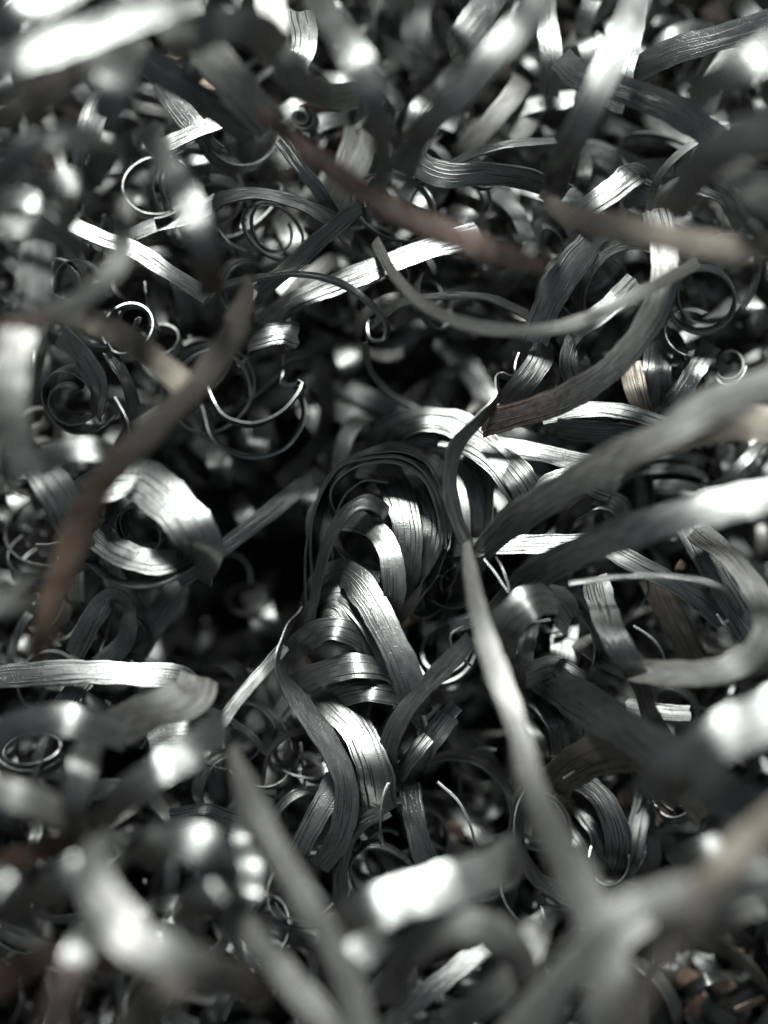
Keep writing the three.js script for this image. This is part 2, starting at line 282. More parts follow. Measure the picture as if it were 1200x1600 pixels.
R('grey curved strip arching behind the start of the broad grey band', 44, 's', [[800, 850, -3, -10], [812, 800, -1.2, 10], [850, 766, 0, 99], [900, 748, 0.4, 99], [950, 762, -1, 12]], { v: 0 });
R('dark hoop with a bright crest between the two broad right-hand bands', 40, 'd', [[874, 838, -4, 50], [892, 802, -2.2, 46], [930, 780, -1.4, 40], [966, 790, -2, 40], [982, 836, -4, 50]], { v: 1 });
R('straight bright strip running right from the loop then bending down', 30, 's', [[690, 858, -3, 16], [770, 852, -1.6, 99], [860, 850, -0.8, 99], [930, 850, -0.6, 99], [1000, 884, -0.4, 12], [1070, 922, -0.8, 10], [1130, 970, -2, 0]], { v: 1, wobble: 0.03 });
R('long pale blurred ribbon falling from the centre to the bottom edge', 40, 'l', [[728, 850, 4.4, -30, 0.5], [734, 890, 6, -26, 0.75], [746, 950, 8, -22, 0.9], [766, 1020, 9.6, -14, 1], [792, 1090, 11, -4, 1], [812, 1150, 12.2, -14, 0.9], [826, 1210, 13.2, -22, 1.2], [856, 1290, 15, -24, 1.5], [904, 1380, 17, -18, 1.8], [945, 1490, 19, -18, 2], [955, 1640, 20, -18, 2]], { zw: 10, v: 2, kink: 0.3 });
R('short bright curl with a white crest right of the falling ribbon', 54, 's', [[780, 1020, 2, 0], [792, 975, 4.5, 2], [826, 942, 5, 12], [868, 938, 3.6, 99], [892, 966, 0.5, 99]], { v: 2 });
R('twisted grey ribbon hanging below the broad bright band', 42, 's', [[930, 905, 0, 0], [942, 950, 2, 6], [962, 1000, 4, -8], [992, 1050, 4, -34], [1010, 1100, 2.6, -58], [1030, 1150, 0, -30]], { v: 2 });
R('large dim loop at the right edge bending back under itself', 38, 'l', [[1090, 830, 0, 20], [1150, 880, 3, 30], [1192, 950, 6, 30], [1186, 1010, 8, 20], [1130, 1046, 8, -10], [1050, 1052, 6, -20], [970, 1040, 2, -24], [910, 1000, -4, -24]], { v: 2 });
R('slanting grey strip crossing the black gap at the far right', 40, 's', [[1076, 820, -2, 0], [1108, 880, -1, 2], [1150, 950, 0, 4], [1180, 1000, 0, 6]], {});
R('brownish strip leaning beside the slanting grey strip at the far right', 46, 't', [[1020, 900, -4, -10], [1050, 960, -4, -6], [1090, 1040, -5, 0]], {});
R('thin dark sliver bowed over the black gap on the right', 9, 'd', [[890, 912, 3, 99], [960, 902, 4, 99], [1060, 902, 4, 99], [1130, 920, 4, 99], [1160, 960, 3, 99]], { name: 'steel_sliver' });
R('short bright flat end of a strip poking out at the right', 27, 's', [[980, 1104, -3, 99], [1026, 1112, -1.4, 99], [1076, 1115, -1, 99]], { wobble: 0.01, v: 0 });
R('hair-thin bright wire looped beside the falling ribbon', 4, 's', [[736, 1040, 0], [712, 1020, 0.6], [704, 992, 0.8], [728, 978, 0.6], [800, 976, 0], [860, 968, -0.4]], { name: 'steel_sliver', thick: 0.07 });
R('hair-thin wire curving down right of the twisted grey ribbon', 4, 's', [[990, 978, -1], [1022, 1000, -0.6], [1038, 1030, -0.4], [1034, 1060, -0.6], [1010, 1078, -1]], { name: 'steel_sliver', thick: 0.07 });
R('fine bent wire above the short bright curl', 4, 's', [[750, 866, 1], [770, 890, 1.6], [796, 926, 2.4], [786, 890, 2], [774, 868, 1]], { name: 'steel_sliver', thick: 0.07 });
R('steel hoop circling the dark hole right of the short bright curl', 32, 's', [[812, 960, -2, 76], [870, 948, -0.8, 74], [920, 970, 0, 70], [936, 1016, 0.2, 66], [920, 1066, -1, 60], [880, 1090, -4, 60]], { v: 1 });
R('blue-grey curved strip below that hoop with a bright streak', 36, 's', [[824, 1056, -2.5, 10], [864, 1042, -1, 99], [904, 1062, -0.6, 28], [930, 1100, -2, 10]], { v: 1 });
R('small upright tab of steel standing in the dark hole', 40, 's', [[884, 980, -5, 0], [880, 1030, -3.6, 0]], { step: 0.3 });
COIL('three curved dark bands nested to the right of the falling ribbon', [
  [34, 's', [[846, 1062, -5], [884, 1080, -2.2, 30], [908, 1118, -1.4, 99], [910, 1170, -3, 0]], { v: 1 }],
  [30, 's', [[812, 1080, -5], [846, 1100, -3, 30], [872, 1138, -2, 99], [876, 1180, -3, 0]], { v: 1 }],
  [24, 'd', [[800, 1100, -6], [824, 1124, -4, 30], [846, 1160, -3, 99], [850, 1200, -4, 0]], { v: 1 }],
]);
// --- below the coils
R('dark ribbon looping up to the right below the tight coil', 34, 'd', [[640, 1230, -4, 40], [606, 1200, -1, 36], [612, 1150, 0.6, 30], [646, 1092, 1.6, 34], [690, 1046, 2.4, 40], [736, 1000, 3, 40]], { v: 2 });
R('bright creased strip beside the dark looping ribbon', 24, 's', [[622, 1214, -1.6, 10], [648, 1176, 0, 99], [676, 1142, 0.4, 99], [712, 1104, 0, 10]], { v: 1 });
R('short silver fragment in the knot below the centre', 34, 's', [[650, 1200, -2, -10], [672, 1160, 0.2, 10], [700, 1120, 0.6, 0]], {});
W('round steel hoop below the falling ribbon start, black inside', 34, 's', { c: [718, 1262, -4], a: [0.30, 0.30, -0.90], ru: 84, rf: 84, from: -0.34, to: 0.62, pitch: 16 }, { v: 1 });
W('smaller ring tucked left of the round hoop at the lower centre', 30, 'd', { c: [622, 1320, -4], a: [-0.25, 0.45, -0.86], ru: 82, rf: 80, from: -0.40, to: 0.45, pitch: 14 }, { v: 1 });
R('hair-thin wire standing between the ring and the round hoop', 4, 's', [[612, 1214, -0.5], [598, 1244, 0], [594, 1290, 0], [600, 1330, -1]], { name: 'steel_sliver', thick: 0.07 });
R('bright hairline wire bowed across the round hoop', 4, 's', [[684, 1222, 0], [716, 1252, 0.6], [738, 1300, 0.8], [742, 1346, 0.4], [734, 1380, -1]], { name: 'steel_sliver', thick: 0.07 });
R('grey tongue drooping inside the ring at the lower centre', 36, 's', [[640, 1232, -2, -30], [648, 1280, -1.4, -20], [660, 1330, -2, -10], [690, 1376, -4, 0]], {});
COIL('blue-glinting coil of nested bands at the lower right', [
  [40, 's', [[856, 1226, -5, 0], [900, 1216, -2.4, 30], [944, 1252, -1, 30], [966, 1310, -1, 18], [958, 1372, -4, 0]], { v: 1 }],
  [34, 's', [[868, 1256, -5], [908, 1262, -2.6, 99], [936, 1300, -1.6, 18], [944, 1356, -3, 0]], { v: 1 }],
  [34, 'd', [[856, 1280, -6], [890, 1290, -3.6, 99], [914, 1330, -2.6, 18], [922, 1390, -4, 0]], { v: 1 }],
  [36, 's', [[896, 1210, -5, 40], [846, 1222, -2, 60], [816, 1266, -0.4, 66], [814, 1322, 0.4, 64], [840, 1372, 0.8, 56], [900, 1404, 0, 40]], { v: 2 }],
]);
R('straight grey stub standing right of the blue-glinting coil', 31, 's', [[1014, 1216, -4, 0], [1002, 1270, -3.4, -6], [990, 1324, -3, -6], [978, 1372, -4.5, 0]], { v: 1, wobble: 0.02 });
R('hooked hairline wire beside the straight grey stub', 4, 's', [[1000, 1226, -2], [1034, 1222, -1.6], [1062, 1248, -1.4], [1078, 1284, -2]], { name: 'steel_sliver', thick: 0.07 });
R('dim brownish band over the lower right gap', 60, 't', [[836, 1262, -6, -14], [880, 1212, 0, -14], [940, 1180, 4, -16], [1000, 1178, 5, -18], [1060, 1210, 5, -20], [1110, 1270, 4, -20]], { v: 2 });
R('dark blurred band sloping across the lower right toward the edge', 58, 'd', [[820, 1030, -5, -10], [880, 1078, 1, -10], [960, 1130, 6, -14], [1040, 1180, 9, -16], [1120, 1240, 12, -16], [1220, 1280, 14, -10]], { v: 2 });
// --- foreground, lower right
R('blown-out white blurred band at the lower right edge', 90, 's', [[1020, 1246, 13, -30], [1080, 1184, 16, 10], [1126, 1152, 17, 99], [1200, 1118, 16.4, 99], [1270, 1080, 15.6, 99]], { zw: 17, v: 2 });
R('big white out-of-focus band near the bottom centre', 82, 's', [[516, 1480, 11, -40], [570, 1428, 15.6, 99], [630, 1402, 16.4, 99], [700, 1384, 16.2, 99], [752, 1366, 15, 10], [812, 1334, 12, -20]], { zw: 16, v: 2 });
R('grey blurred hump below the white band at the bottom centre', 64, 'l', [[604, 1570, 10, -10], [640, 1490, 14, -6], [710, 1446, 16, -4], [780, 1462, 16, -10], [826, 1530, 14, -14], [840, 1610, 11, -10]], { zw: 14, v: 2 });
R('small white glint on a blurred strip at the right edge low down', 50, 's', [[1130, 1290, 16, 0], [1160, 1320, 19, 2], [1186, 1370, 21, 0], [1210, 1440, 21, -20]], { zw: 19, v: 2 });
R('wide dusky blurred ribbon filling the lower right', 52, 'l', [[820, 1650, 22, -14], [880, 1530, 24, -8], [960, 1440, 25, -2], [1060, 1400, 24, -2], [1240, 1390, 22, -10]], { zw: 23, v: 2, slim: 1 });
R('dusky blurred ribbon leaning up the lower right edge', 46, 't', [[960, 1640, 21, -10], [1030, 1500, 23, -8], [1100, 1390, 24, -4], [1230, 1260, 24, -4]], { zw: 22, v: 2, slim: 1 });
R('pale blurred strip dropping to the bottom edge right of the centre', 64, 'l', [[780, 1650, 15, 0], [850, 1560, 17, 4], [920, 1490, 18, 8], [1010, 1430, 18, 8]], { zw: 17, v: 2 });
// --- foreground, lower left
R('grey diagonal blurred ribbon left of the lower centre', 50, 'l', [[362, 1170, 11, -34, 0.6], [386, 1240, 14, -26], [428, 1320, 16, -24], [484, 1420, 17.6, -22], [534, 1510, 18.6, -20, 1.1], [572, 1640, 19, -20, 1.1]], { zw: 14, v: 2 });
R('white glowing blurred strip slanting up at the lower left', 58, 's', [[140, 1310, 8, -40], [186, 1250, 13, 2], [240, 1208, 15, 99], [300, 1172, 14, 18], [346, 1130, 11, -20]], { zw: 14, v: 2 });
R('narrow ribbed strip rising from the white slanting strip', 19, 's', [[336, 1144, 3, 10], [370, 1096, 2.4, 6], [406, 1054, 1.6, 2], [444, 1010, 0, 0]], { v: 1 });
R('upright blurred strip with a white cap at the lower left', 48, 's', [[140, 1160, 11, 0], [130, 1196, 14, 0], [116, 1250, 14, -10], [108, 1310, 11, -16]], { zw: 13, v: 2 });
R('grey blurred slab at the left edge below the straight strip', 54, 'l', [[-40, 1232, 14, -6], [30, 1244, 15, 4], [100, 1276, 13, 10], [140, 1320, 9, 0]], { zw: 14, v: 2 });
R('pale blurred band at the left edge with a glinting end', 56, 's', [[-30, 1168, 9, -10], [40, 1130, 10, -6], [120, 1128, 11, 12], [194, 1150, 9, 99]], { zw: 10, v: 2 });
R('soft grey band bending up right of the glinting end', 62, 'l', [[186, 1136, 6, -6], [240, 1110, 7, -4], [296, 1090, 6.5, 4], [310, 1060, 4, 10]], { zw: 6, v: 2 });
R('cut-off striped strip below the soft grey band', 46, 's', [[236, 1150, 2.4, 14], [290, 1144, 2.8, 12], [340, 1150, 2, 10]], { v: 0, wobble: 0.02 });
R('straight striped strip lying across the left edge', 38, 's', [[-40, 1062, 0.6, 4], [40, 1054, 1.4, 8], [130, 1050, 2, 99], [220, 1054, 2.2, 99], [288, 1062, 1.6, 10], [300, 1110, -1, 0]], { v: 0, wobble: 0.02, camber: 0.04 });
R('frayed strip end pointing up beneath the straight striped strip', 34, 's', [[76, 1130, 0, 0], [104, 1096, 0.6, 10], [132, 1062, 0, 10]], { rag: 0.12, v: 0 });
R('pale humped shaving blurred at the lower left', 66, 's', [[222, 1350, 14, -30], [256, 1318, 17.5, 4], [302, 1316, 19, 99], [342, 1342, 18, 99], [350, 1392, 14, 0]], { zw: 17, v: 2 });
R('rounded bright curl end below the pale humped shaving', 58, 's', [[292, 1450, 13, 0], [304, 1414, 17, 0], [334, 1384, 18, 10], [372, 1372, 15, 10]], { zw: 16, v: 2 });
R('blurred white knob near the lower left edge', 62, 's', [[66, 1404, 17, -10], [100, 1372, 20, 14], [140, 1352, 20, 99], [182, 1316, 16, -6]], { zw: 19, v: 2 });
R('small blurred pale strip on the left edge near the bottom', 60, 's', [[-40, 1370, 18, 6], [4, 1390, 20, 99], [40, 1430, 18, 6]], { zw: 19, v: 2 });
R('wide blurred grey curve sweeping under the white knob', 74, 'l', [[130, 1330, 20, -30], [164, 1410, 22, -10], [222, 1476, 23, 8], [300, 1504, 22, 10], [350, 1540, 19, 0]], { zw: 22, v: 2 });
R('upright blurred strip with two glints left of the diagonal ribbon', 44, 's', [[392, 1250, 8, 0], [384, 1304, 13, 0], [390, 1350, 13.5, -8], [386, 1400, 15, -6], [356, 1460, 13, -8]], { zw: 13, v: 2 });
R('grey blurred strip running to the bottom edge at the lower left', 50, 'l', [[356, 1420, 14, -24], [410, 1484, 16, -20], [464, 1544, 17, -10], [540, 1640, 17.6, -14]], { zw: 15, v: 1 });
R('pale strip stained brown at its foot near the bottom left', 54, 's', [[160, 1430, 17, 0], [134, 1472, 20, 0], [108, 1530, 21, 0], [74, 1620, 21, 0]], { zw: 20, v: 2, tint: stain([[0.5, 1.3]], [0.55, 0.33, 0.26]) });
R('rust-brown blurred strip at the bottom left corner', 50, 't', [[-30, 1560, 14, -16], [40, 1510, 15, -16], [110, 1490, 15, -18], [180, 1510, 13, -20]], { zw: 14, v: 2, tint: stain([[-0.3, 1.3]], [0.55, 0.33, 0.26]) });
R('rust-brown blurred curl on the left edge above the bottom corner', 40, 't', [[-30, 1390, 12, -20], [30, 1340, 13, -20], [90, 1320, 12, -24], [150, 1290, 9, -26]], { zw: 12, v: 2, tint: stain([[-0.3, 1.3]], [0.55, 0.33, 0.26]) });
R('dim blurred strip along the bottom edge left of centre', 60, 't', [[180, 1640, 16, -6], [240, 1560, 18, -8], [330, 1520, 17, -10], [420, 1560, 13, -16]], { zw: 17, v: 2 });
R('fine arc of wire near the bottom edge below the diagonal ribbon', 16, 's', [[350, 1590, 2, 70], [372, 1546, 2.6, 70], [404, 1532, 2.8, 74], [446, 1552, 2.4, 70], [480, 1592, 1, 60]], {});
R('small bright blurred chip end under the big white band', 54, 's', [[536, 1540, 15, 0], [552, 1500, 18, 0], [584, 1470, 17, 8], [600, 1430, 13, 0]], { zw: 17, v: 2 });
R('dark strip bent like a hairpin between the diagonal ribbon and the ring', 34, 'd', [[530, 1420, -2, 50], [536, 1340, -0.6, 60], [560, 1290, 0, 56], [600, 1268, -1, 50]], { v: 1 });
R('dark bent strip in the gap left of the diagonal ribbon', 36, 'd', [[270, 1280, -1, 6], [320, 1274, 0, 8], [372, 1290, -1, 6]], {});
W('ring with a gleaming inner face left of the lower coil', 32, 's', { c: [352, 1226, -3], a: [-0.55, 0.2, -0.8], ru: 52, rf: 46, from: -0.5, to: 0.46, pitch: 10 }, { v: 1 });
R('thin bowed strip with a bright edge left of the lower coil', 22, 's', [[286, 1104, -2, 60], [336, 1112, -1, 66], [382, 1140, -0.6, 66], [420, 1178, -2, 60]], { v: 1 });
R('pair-edged dim bow above the thin bowed strip', 28, 'd', [[290, 1040, -6, 40], [336, 1030, -5, 46], [376, 1052, -4.6, 46], [396, 1090, -6, 40]], { v: 1 });
// --- left
R('long blurred tan ribbon stained red-brown, crossing the left side', 48, 't', [[392, 440, 7, 30, 0.6], [368, 510, 10, 23], [318, 590, 11, 14], [246, 664, 12, 14], [176, 734, 12.8, 18], [132, 800, 13, 14], [98, 890, 13.2, 10], [66, 990, 13, 10, 0.8], [54, 1030, 12, 10, 0.5]], { zw: 12, v: 0, tint: stain([[0.44, 1.3]], [0.50, 0.29, 0.22]) });
R('blurred tan strip sloping down to meet the long tan ribbon', 42, 't', [[100, 486, 9, 10], [160, 508, 8.6, 99], [220, 546, 8.6, 14], [290, 602, 8.6, 16]], { zw: 8, v: 2 });
R('blurred grey ribbon ending in a rust-red tip at the left edge', 38, 'l', [[190, 300, 11, 0], [192, 360, 13, 0], [180, 420, 14, -10], [124, 470, 14.5, 10], [60, 500, 14.5, 6], [-30, 528, 14, 4]], { zw: 14, v: 2, tint: stain([[0.72, 1.4]], [0.62, 0.38, 0.31]) });
R('blue-white blurred strip at the left edge of the upper half', 40, 's', [[-40, 362, 13, 14], [30, 352, 14, 99], [80, 358, 13, 18], [130, 396, 10, 0]], { zw: 13, v: 2 });
R('hanging blurred pale tab below the blue-white strip', 50, 's', [[60, 380, 7, 0], [58, 420, 9, -4], [48, 480, 11, -6], [40, 530, 10, -10]], { zw: 9, v: 1 });
W('rosette of rolled steel strip on the left', 48, 's', { c: [124, 616, -2], a: [-0.22, -0.40, 0.88], ru: 64, rf: 60, from: -0.62, to: 1.1, pitch: 16, grow: -0.34 }, { v: 2 });
R('strip dropping into the rolled rosette from above', 38, 's', [[96, 524, 1, -34], [130, 560, 2, -34], [152, 604, 2, -44], [148, 644, 0, -56]], { v: 1 });
R('leaf-shaped dark strip right of the rolled rosette', 26, 'd', [[172, 552, -1, 40], [196, 592, -0.4, 46], [212, 636, -1.6, 50]], {});
COIL('fat shining roll of wide strip on the left, hollow in the middle', [
  [70, 's', [[126, 806, -0.5, 0], [158, 756, 2.4, 99], [214, 748, 3.8, 99], [268, 788, 5.4, 99], [308, 842, 4.8, -10], [300, 896, 1, -24]], { v: 2, ease: 0.8 }],
  [44, 's', [[150, 834, 0.6, 10], [186, 862, 2.4, 99], [240, 878, 2.6, 99], [286, 866, 1.4, 40], [304, 822, -1, 60]], { v: 2, ease: 0.8 }],
  [34, 's', { c: [226, 820, -0.5], a: [-0.3, -0.4, 0.86], ru: 40, rf: 36, from: -0.3, to: 0.9, pitch: 8 }, { v: 1 }],
]);
R('bright edge of a bowed strip under the fat shining roll', 24, 's', [[140, 876, 0, 60], [184, 908, 2, 64], [240, 912, 2.6, 64], [296, 884, 2, 62], [330, 846, 0, 60]], { v: 1 });
R('grey ribbed strip trailing from the roll toward the pit', 27, 's', [[280, 908, -1.4, 0], [336, 866, -2, -4], [400, 816, -3, -6], [466, 764, -4.6, 0], [500, 740, -7, 0]], { v: 1 });
R('bright blurred scrap above the fat shining roll', 40, 's', [[60, 724, 7, 0], [110, 702, 8.5, 99], [164, 704, 8, 99], [196, 730, 5, 10]], { zw: 8, v: 2 });
R('grey strip lying down the left of the fat shining roll', 56, 's', [[60, 730, 4, 0], [90, 770, 4, 2], [116, 830, 2.6, 4], [130, 890, 0, 0]], { v: 2 });
W('large blurred hoop cut by the left edge', 42, 'l', { c: [6, 846, 10], a: [-0.35, 0.1, -0.93], ru: 84, rf: 62, from: -0.1, to: 0.62, pitch: 10 }, { v: 2 });
R('blurred grey upright band at the left edge above the hoop', 66, 'l', [[30, 520, 15, -20], [14, 590, 15.4, -20], [20, 670, 15, -24], [44, 740, 14, -20]], { zw: 15, v: 2 });
R('blurred horizontal band at the left edge below the hoop', 40, 'l', [[-40, 950, 14, 0], [20, 944, 14, -6], [70, 960, 12, -10]], { zw: 14, v: 2 });
R('looped grey strip standing below the roll', 34, 's', [[118, 1020, 0, 0], [144, 968, 1, -10], [172, 934, 0.4, -30], [200, 950, -1, -60], [196, 1000, -2, -30], [156, 1042, -2.6, -10]], { v: 2 });
R('dim slanting strip right of the looped grey strip', 38, 'd', [[280, 912, -5, 0], [246, 966, -4, 0], [212, 1020, -4, 0]], { v: 2 });
COIL('pair of fine bright hoops hanging on the left of the pit', [
  [26, 's', [[486, 566, -5, 40], [452, 574, -3, 60], [446, 600, -2, 80], [472, 600, -1.4, 84], [446, 640, -0.6, 84], [396, 664, 0, 82], [350, 652, 0, 80], [322, 606, -0.8, 76], [316, 570, -3, 70]], { v: 1, thick: 0.2 }],
  [26, 's', [[322, 640, -4, 76], [340, 690, -2.6, 80], [392, 713, -2, 82], [444, 700, -2, 82], [474, 652, -2.4, 80], [466, 610, -3, 76], [440, 584, -6, 60]], { v: 1, thick: 0.2 }],
]);
R('dim broad bow on the far side of the pit', 34, 'd', [[492, 560, -9, 40], [512, 620, -9, 46], [500, 690, -9, 46], [440, 756, -9, 40]], { v: 2 });
// --- upper left
R('crackled bright strip lying diagonally in the upper left', 27, 's', [[60, 318, -3, 16], [104, 346, -0.6, 99], [160, 372, 0.4, 99], [206, 388, 0.6, 99], [262, 424, 0.4, 99], [322, 462, -0.6, 16]], { v: 2, wobble: 0.03 });
R('silver strip running behind the arched brown-tipped shaving', 28, 's', [[196, 372, -2.4, 99], [240, 352, -1.4, 99], [300, 336, -1, 99], [340, 314, -1.4, 16]], { v: 2 });
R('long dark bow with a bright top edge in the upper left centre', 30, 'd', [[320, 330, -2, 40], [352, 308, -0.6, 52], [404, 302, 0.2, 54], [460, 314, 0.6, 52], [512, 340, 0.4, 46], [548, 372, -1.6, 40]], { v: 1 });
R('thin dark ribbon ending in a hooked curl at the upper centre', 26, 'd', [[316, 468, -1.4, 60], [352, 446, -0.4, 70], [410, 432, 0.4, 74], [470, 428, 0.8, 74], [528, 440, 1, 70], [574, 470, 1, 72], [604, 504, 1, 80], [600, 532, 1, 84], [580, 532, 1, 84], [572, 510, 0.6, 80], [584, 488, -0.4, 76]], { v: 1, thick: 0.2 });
R('thin steel tail drooping from the hooked curl toward the coil', 12, 's', [[570, 536, -2, 40], [580, 580, -3, 40], [612, 616, -3.6, 40], [660, 642, -4, 40]], { name: 'steel_sliver' });
R('wide bright striped strip crossing the upper centre', 38, 's', [[414, 508, -4, 10], [458, 472, -2.4, 99], [524, 444, -1.4, 99], [600, 414, -1, 99], [676, 386, -1, 99], [744, 366, -2, 16]], { v: 0, wobble: 0.02 });
R('dark strip crossing under the long dark bow', 28, 'd', [[404, 456, -0.4, -20], [450, 420, 0.4, -24], [510, 366, 0.8, -24], [560, 324, 0.2, -20]], { v: 0 });
R('short bright striped stub above the pit', 42, 's', [[378, 540, -4, 10], [408, 526, -1.4, 99], [440, 520, -0.8, 99], [462, 524, -1.4, 16]], { v: 0 });
R('arched pale shaving with a brown tip, upper left', 48, 's', [[226, 200, 9, 0], [256, 250, 13, 0], [290, 306, 15, 0], [312, 364, 15.4, 0], [326, 420, 14, 0], [330, 460, 10, 0]], { zw: 13, v: 2, tint: stain([[0.68, 1.4]], [0.58, 0.40, 0.32]) });
W('set of small hoops beside the brown tip in the upper left', 20, 's', { c: [372, 446, -3], a: [0.5, -0.3, 0.8], ru: 42, rf: 40, from: -0.5, to: 1.3, pitch: 14 }, { v: 1 });
R('faceted silver strip near the upper left corner', 34, 's', [[250, 128, -4, 0], [272, 158, -2, 0], [306, 200, -1, 0]], { v: 2 });
R('silver strip lying across the faceted one', 30, 's', [[238, 236, -1.4, 99], [284, 214, -0.6, 99], [350, 186, -0.8, 99]], { v: 2 });
R('black strip slanting across the upper left', 44, 'd', [[194, 62, 4, -20], [244, 104, 6, -24], [308, 150, 6.4, -24], [392, 206, 4, -20]], { v: 1 });
R('wide grey strip crossing above the black slanting strip', 58, 'l', [[264, -20, 7, -4], [300, 44, 8.5, -4], [350, 112, 8.6, -4], [420, 196, 6, 0]], { v: 0, zw: 8 });
R('hazy grey slab at the top edge left of the centre', 70, 'l', [[262, 70, 14, -6], [320, 46, 16, -6], [384, 40, 16, -8], [440, 80, 12, -10]], { zw: 15, v: 2 });
R('broad white blurred band across the top left corner', 74, 's', [[-60, 128, 19, -10], [20, 92, 21, 99], [100, 62, 21.4, 99], [180, 34, 21.2, 99], [250, 6, 20.6, 99], [320, -50, 17, 0]], { zw: 21, v: 2, ease: 0.85 });
R('second dim blurred band in the top left corner', 60, 's', [[-40, 50, 19, -10], [20, 24, 21, 14], [70, 0, 21, 99], [130, -30, 20, 99]], { zw: 20, v: 2 });
R('white blurred knob below the top left band', 62, 's', [[208, 56, 12, 0], [192, 96, 16.5, 0], [176, 140, 18, -8], [160, 190, 17, -14]], { zw: 16, v: 2 });
R('dusky blurred coil remnant on the left edge near the top', 50, 's', [[-20, 300, 14, -10], [24, 250, 16, 6], [70, 216, 17, 99], [110, 216, 16.6, 99], [150, 240, 14, 0], [140, 290, 12, 10]], { zw: 16, v: 2 });
R('blurred brown strip at the left edge below the top corner', 46, 't', [[-40, 200, 17, -14], [30, 170, 18, -8], [90, 120, 17, -10], [120, 60, 15, -20]], { zw: 17, v: 1 });
R('small blurred glint on a bent strip in the upper left', 50, 's', [[70, 236, 15, -10], [104, 216, 17, 14], [150, 216, 16, 99], [180, 250, 12, 0]], { zw: 15, v: 2 });
R('bent blurred strip with a pale elbow in the upper left', 46, 's', [[60, 300, 12, 0], [90, 284, 13, 16], [130, 288, 13, 99], [150, 330, 10, 0]], { zw: 12, v: 1 });
R('white-headed blurred ribbon hanging down at the top centre', 52, 's', [[486, -20, 8, 0], [516, 30, 13.5, 4], [556, 92, 16.5, 6], [584, 160, 16, 2], [598, 230, 13, -10, 0.8], [592, 300, 8, -30, 0.6]], { zw: 14, v: 2 });
R('dim hooked strip left of the white-headed ribbon', 44, 'l', [[420, -20, 8, 0], [432, 60, 9, -4], [456, 120, 8, -20], [510, 150, 6, -20], [560, 150, 3, -10]], { zw: 8, v: 2 });
R('upright grey strip between the dark bow and the red-brown ribbon', 22, 's', [[438, 218, 0, -20], [470, 262, 1, -16], [500, 300, 0.6, -20], [528, 346, -1, -20]], { v: 1 });
R('blurred red-brown ribbon slanting across the upper centre', 42, 'l', [[404, 176, 9, -28, 0.6], [470, 226, 11, -26, 0.8], [540, 282, 12, -20], [620, 330, 12.5, -10], [706, 366, 12.8, 2], [780, 396, 12.8, 2], [850, 416, 11, 0, 0.6]], { zw: 12, v: 2, tint: stain([[-0.3, 1.3]], [0.52, 0.29, 0.22]) });
// --- upper right
R('blurred tan ribbon running to the right edge of the upper half', 48, 't', [[846, 300, 4, -10, 0.5], [890, 338, 9, -6, 0.8], [960, 352, 12.5, 0], [1040, 370, 14, 4], [1120, 386, 15, 8], [1230, 388, 15, 8]], { zw: 13, v: 2 });
R('long pale narrow ribbon sagging across the upper right', 19, 'l', [[586, 376, -2, -30], [612, 424, 3, -26], [652, 470, 5.4, -20], [716, 503, 7, -14], [790, 516, 7.4, -6], [870, 512, 7.4, 0], [950, 484, 7, 4], [1020, 448, 6, 0], [1090, 410, 2, 0]], { zw: 7, v: 2, slim: 1 });
R('dark bow with a bright rim under the sagging ribbon', 26, 'd', [[584, 504, -3, 60], [624, 474, -1.4, 66], [690, 462, -0.6, 68], [760, 464, -0.6, 66], [826, 492, -2, 60]], { v: 1 });
R('wide dark blurred band across the top right of centre', 52, 'd', [[850, -10, 11, -10], [800, 54, 13, -12], [730, 132, 13, -12], [660, 204, 11, -10], [630, 270, 6, 0]], { zw: 12, v: 0 });
R('second dark blurred band slanting down from the top right', 46, 'd', [[1000, -20, 7, -10], [966, 70, 9.5, -10], [924, 160, 10, -8], [888, 232, 8.4, -6], [864, 290, 4, 0]], { zw: 9, v: 0 });
R('pale strip end dipping at the top centre', 50, 's', [[776, -30, 2, 0], [752, 20, 4, 0], [722, 64, 4.4, -10], [706, 84, 2.4, -30]], { v: 2 });
R('upright pale strip near the top between the dark bands', 32, 's', [[850, -10, -6, 0], [856, 44, -3.6, 0], [862, 96, -3, -10], [858, 150, -4.4, -10]], { v: 2 });
R('upright bright strip right of the second dark band', 34, 's', [[994, -10, -4, 0], [986, 60, -2, 0], [974, 110, -1, -4], [956, 170, -1.4, 0]], { v: 2 });
R('grey strip sloping down right across the upper right', 42, 's', [[876, 92, -2, 10], [906, 116, 1, 6], [980, 142, 3, -4], [1060, 176, 4, -6], [1120, 216, 3, 0]], { v: 2 });
R('silver hook-shaped strip below the dark bands', 38, 's', [[652, 214, -2, -20], [652, 252, 0, 0], [690, 272, 1, 10], [760, 272, 1, -24], [820, 280, 0.6, -34], [880, 302, -0.6, -40]], { v: 1 });
R('thin bright-edged arc above the silver hook', 22, 's', [[690, 270, -2, 50], [730, 244, -1.2, 56], [790, 226, -0.8, 60], [868, 220, -1.4, 60]], { v: 1 });
R('white striped strip ending in a curl in the upper right', 42, 's', [[880, 350, -1.4, 12], [926, 318, 0.2, 99], [966, 290, 0.8, 99], [990, 270, 0.2, 99], [1000, 284, -2, 0]], { v: 0, wobble: 0.02 });
R('bright-topped strip descending below the tan ribbon', 44, 's', [[956, 346, -3, 0], [922, 380, -0.6, 6], [884, 428, 1, 4], [856, 476, 1, 0], [836, 530, 0, 0]], { v: 0 });
R('dark arch with a glint on the right of the upper half', 36, 's', [[1014, 350, -3, 40], [1040, 306, -1.6, 34], [1084, 288, -1, 32], [1130, 302, -1.4, 34], [1160, 350, -4, 40]], { v: 1 });
